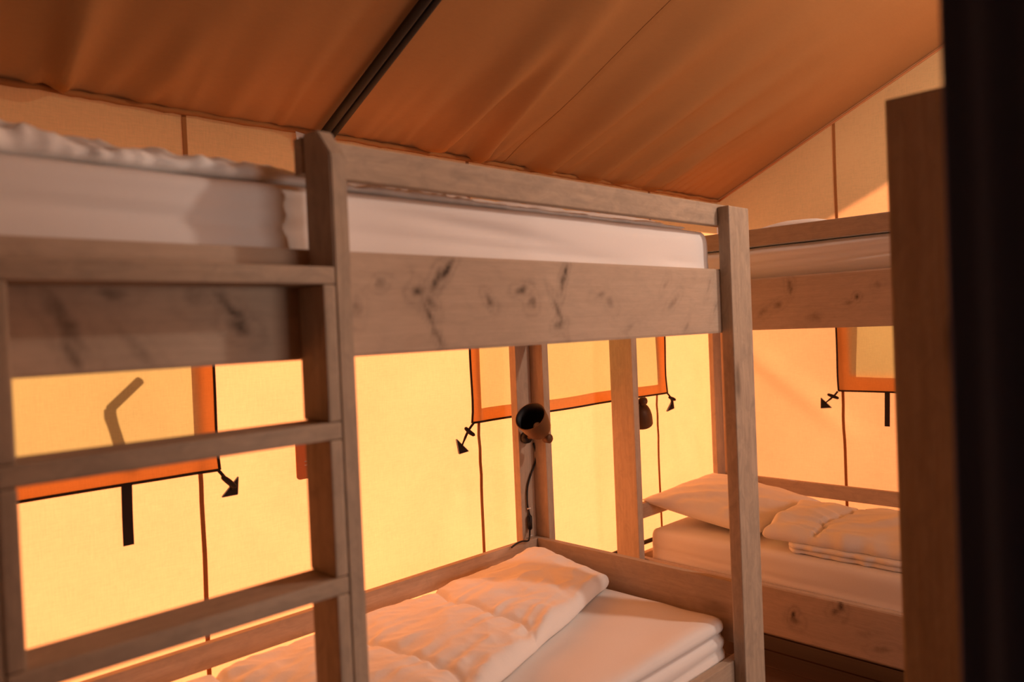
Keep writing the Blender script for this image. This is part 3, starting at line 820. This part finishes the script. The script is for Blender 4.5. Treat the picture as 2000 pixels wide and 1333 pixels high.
# white care tag at the eave
bm = bmesh.new(); prism(bm, [(XW+.020, y_, z_+Z0) for y_, z_ in ((1.285, .672), (1.32, .668), (1.318, .652), (1.303, .645), (1.298, .615), (1.290, .628))], (.002, 0, 0))
tag(mesh_obj('fabric_label', bm, M['white']), 'small torn white label sewn under the eave by the ladder stile', 'label')

# ------------------------------------------------------------------ black pipe along the foot of the eave wall
bm = bmesh.new(); tube(bm, [(XW+.03, -.43+i*.165, -1.085+.002*math.sin(i)+Z0) for i in range(27)], .011, 8)
tag(mesh_obj('wall_pipe', bm, M['steel'], smooth=True), 'thin black pipe running low along the eave wall behind the beds', 'pipe')

# ------------------------------------------------------------------ spot lamps
def lathe(bm, prof, org, axis, seg=28):
    ax = Vector(axis).normalized(); a = ax.cross(Vector((.2, .3, .9))).normalized(); b = ax.cross(a); rings = []
    for (t, r) in prof:
        rings.append([bm.verts.new(Vector(org)+ax*t+r*(math.cos(k*2*math.pi/seg)*a+math.sin(k*2*math.pi/seg)*b)) for k in range(seg)])
    for A_, B_ in zip(rings, rings[1:]):
        for k in range(seg): bm.faces.new((A_[k], A_[(k+1) % seg], B_[(k+1) % seg], B_[k]))
    bm.faces.new(rings[0][::-1]); bm.faces.new(rings[-1])
    bmesh.ops.recalc_face_normals(bm, faces=bm.faces[:])
def spot(label, root, axis, base, elbow, knob, mount_ax, R=.061, L=.118):
    """root: closed end of the shade; axis: towards the open end; base: centre of the mount on the timber"""
    t = thing('spot_lamp', label, 'lamp', base, 'spot lamps')
    bm = bmesh.new(); ax = Vector(axis).normalized()
    lathe(bm, [(0, .010), (.004, R*.44), (.014, R*.64), (.032, R*.80), (L*.6, R*.93), (L-.002, R), (L, R*.995), (L, R*.945), (L*.55, R*.88), (.035, R*.76), (.022, R*.5), (.020, .006)], root, ax)
    sh = mesh_obj('shade', bm, M['bronze'], t, smooth=True)
    me = sh.data; me.materials.append(M['shade_in'])
    for p in me.polygons:
        c = p.center - Vector(root) + Vector((0, 0, 0)); tt = c.dot(ax); rr = (c-ax*tt).length
        if (p.normal.dot((c-ax*tt).normalized()) < -.1 and tt > .015): p.material_index = 1
    bm = bmesh.new(); bmesh.ops.create_uvsphere(bm, u_segments=14, v_segments=10, radius=.017)
    for v in bm.verts: v.co += Vector(root)+ax*.045
    b = mesh_obj('bulb', bm, M['grey'], None, smooth=True); b.parent = t; b.location = -Vector(t.location)
    bm = bmesh.new(); tube(bm, smooth_pts([Vector(root)+ax*.006, elbow, base], 5), .0085, 10); mesh_obj('arm', bm, M['bronze'], t, smooth=True)
    bm = bmesh.new(); lathe(bm, [(-.018, .010), (-.014, .017), (.010, .018), (.016, .012)], knob, Vector(mount_ax)); mesh_obj('knuckle', bm, M['bronze'], t, smooth=True)
    bm = bmesh.new(); m_ = Vector(mount_ax).normalized(); lathe(bm, [(0, .022), (.010, .024), (.026, .020), (.030, .010)], base, m_, 20)
    mesh_obj('mount', bm, M['black'], t, smooth=True)
    return t
spot('brown spot lamp with black inside on the corner post of the near bunk', Vector((-2.0207, 2.1431, 1.0141)), Vector((0.2078, -0.7451, 0.6338)), Vector((-2.116, 2.140, -.430+Z0)), Vector((-2.0334, 2.1301, 1.0031)), Vector((-1.9990, 2.1503, 0.9930)), (1, 0, 0))
spot('brown spot lamp facing down, half hidden behind the far bunk post', Vector((-2.0693, 2.8562, 1.0472)), Vector((-0.3070, 0.3806, -0.8723)), Vector((-2.085, 2.806, -.372+Z0)), Vector((-2.0631, 2.8485, 1.0622)), Vector((-2.0506, 2.8471, 1.0674)), (0, 1, 0), .054, .098)
# cord of the near lamp: its own flex with an inline switch
cpts = [Vector((-2.1100, 2.1851, 0.9621)), Vector((-2.1100, 2.1946, 0.9240)), Vector((-2.1100, 2.1891, 0.8819)), Vector((-2.1100, 2.1599, 0.8356)), Vector((-2.1100, 2.1397, 0.7885)), Vector((-2.1100, 2.1361, 0.7285)), Vector((-2.1100, 2.1429, 0.6968)), Vector((-2.1100, 2.1472, 0.6716)), Vector((-2.1100, 2.1450, 0.6356)), Vector((-2.0800, 2.1093, 0.6079)), Vector((-2.0800, 2.1001, 0.5960)), Vector((-2.0800, 2.0692, 0.6010)), Vector((-2.0800, 2.0356, 0.5988)), Vector((-2.0800, 2.0104, 0.5909))]
lc = thing('lamp_cord', 'thin black lamp cord with inline switch hanging down the corner post', 'cord', cpts[8])
bm = bmesh.new(); tube(bm, smooth_pts(cpts, 6), .0036, 8); mesh_obj('flex', bm, M['black'], lc, smooth=True)
sw = Vector((-2.1040, 2.1400, 0.6558)); bm = bmesh.new(); bmesh.ops.create_cube(bm, size=1)
for v in bm.verts: v.co = Vector((v.co.x*.015, v.co.y*.020, v.co.z*.060))
bmesh.ops.bevel(bm, geom=bm.edges[:], offset=.005, segments=3, affect='EDGES'); mesh_obj('switch', bm, M['black'], lc, sw, True)
for p in (Vector((-2.1080, 2.1401, 0.7098)), Vector((-2.1080, 2.1424, 0.6020))):
    bm = bmesh.new(); tube(bm, [p+Vector((0, -.008, 0)), p+Vector((.007, -.003, .002)), p+Vector((.007, .003, .002)), p+Vector((0, .008, 0))], .003, 8)
    mesh_obj('cable_clip', bm, M['white'], lc, smooth=True)

# ------------------------------------------------------------------ foreground post and curtain at right
pc = box('wooden_post', None, M['wood_dark'], (-.456, -.330), (1.33, 1.375), (-Z0, .349), .005)
tag(pc, 'wide dark brown wooden post in the right foreground beside the curtain', 'post')
bm = bmesh.new(); r0_ = []; nX = 90
for j in range(2):
    for i in range(nX+1):
        x = -.212 + .80*i/nX
        y = .76 + .020*math.sin(i*.42) + .012*math.sin(i*.97+1)
        r0_.append(bm.verts.new((x, y, .02 if j == 0 else 2.95 if False else (.02, Z0+.95)[j])))
for i in range(nX): bm.faces.new((r0_[i], r0_[i+1], r0_[nX+1+i+1], r0_[nX+1+i]))
cu = mesh_obj('curtain', bm, M['curtain'], smooth=True)
so = cu.modifiers.new('thickness', 'SOLIDIFY'); so.thickness = .004
tag(cu, 'dark navy curtain hanging at the right edge close to the viewer', 'curtain')

# ------------------------------------------------------------------ pendant lamp hanging from the ridge between the beds
LP = Vector((.20, 2.80, 1.40+Z0))
pe = thing('pendant_lamp', 'white globe pendant lamp hanging from the tent ridge', 'lamp', LP)
bm = bmesh.new(); tube(bm, [LP+Vector((0, 0, .08)), (LP.x, LP.y, roof_z(RIDGE)+Z0-.004)], .003, 8); mesh_obj('cable', bm, M['black'], pe, smooth=True)
bm = bmesh.new(); lathe(bm, [(.055, .022), (.085, .020), (.095, .006)], LP, (0, 0, 1)); mesh_obj('holder', bm, M['black'], pe, smooth=True)
m, nt, out = newmat('lit globe'); e = nt.nodes.new('ShaderNodeEmission'); e.inputs[0].default_value = (1, .80, .64, 1); e.inputs[1].default_value = 8; nt.links.new(e.outputs[0], out.inputs[0])
bm = bmesh.new(); bmesh.ops.create_uvsphere(bm, u_segments=20, v_segments=14, radius=.055)
gl = mesh_obj('globe', bm, m, pe, LP, True)
gl.visible_shadow = True
ldt = bpy.data.lights.new('pendant_light', 'POINT'); ldt.energy = 72; ldt.color = (1, .80, .66); ldt.shadow_soft_size = .07
lo = bpy.data.objects.new('pendant_light', ldt); C.objects.link(lo); lo.location = LP - Vector((0, 0, .14))
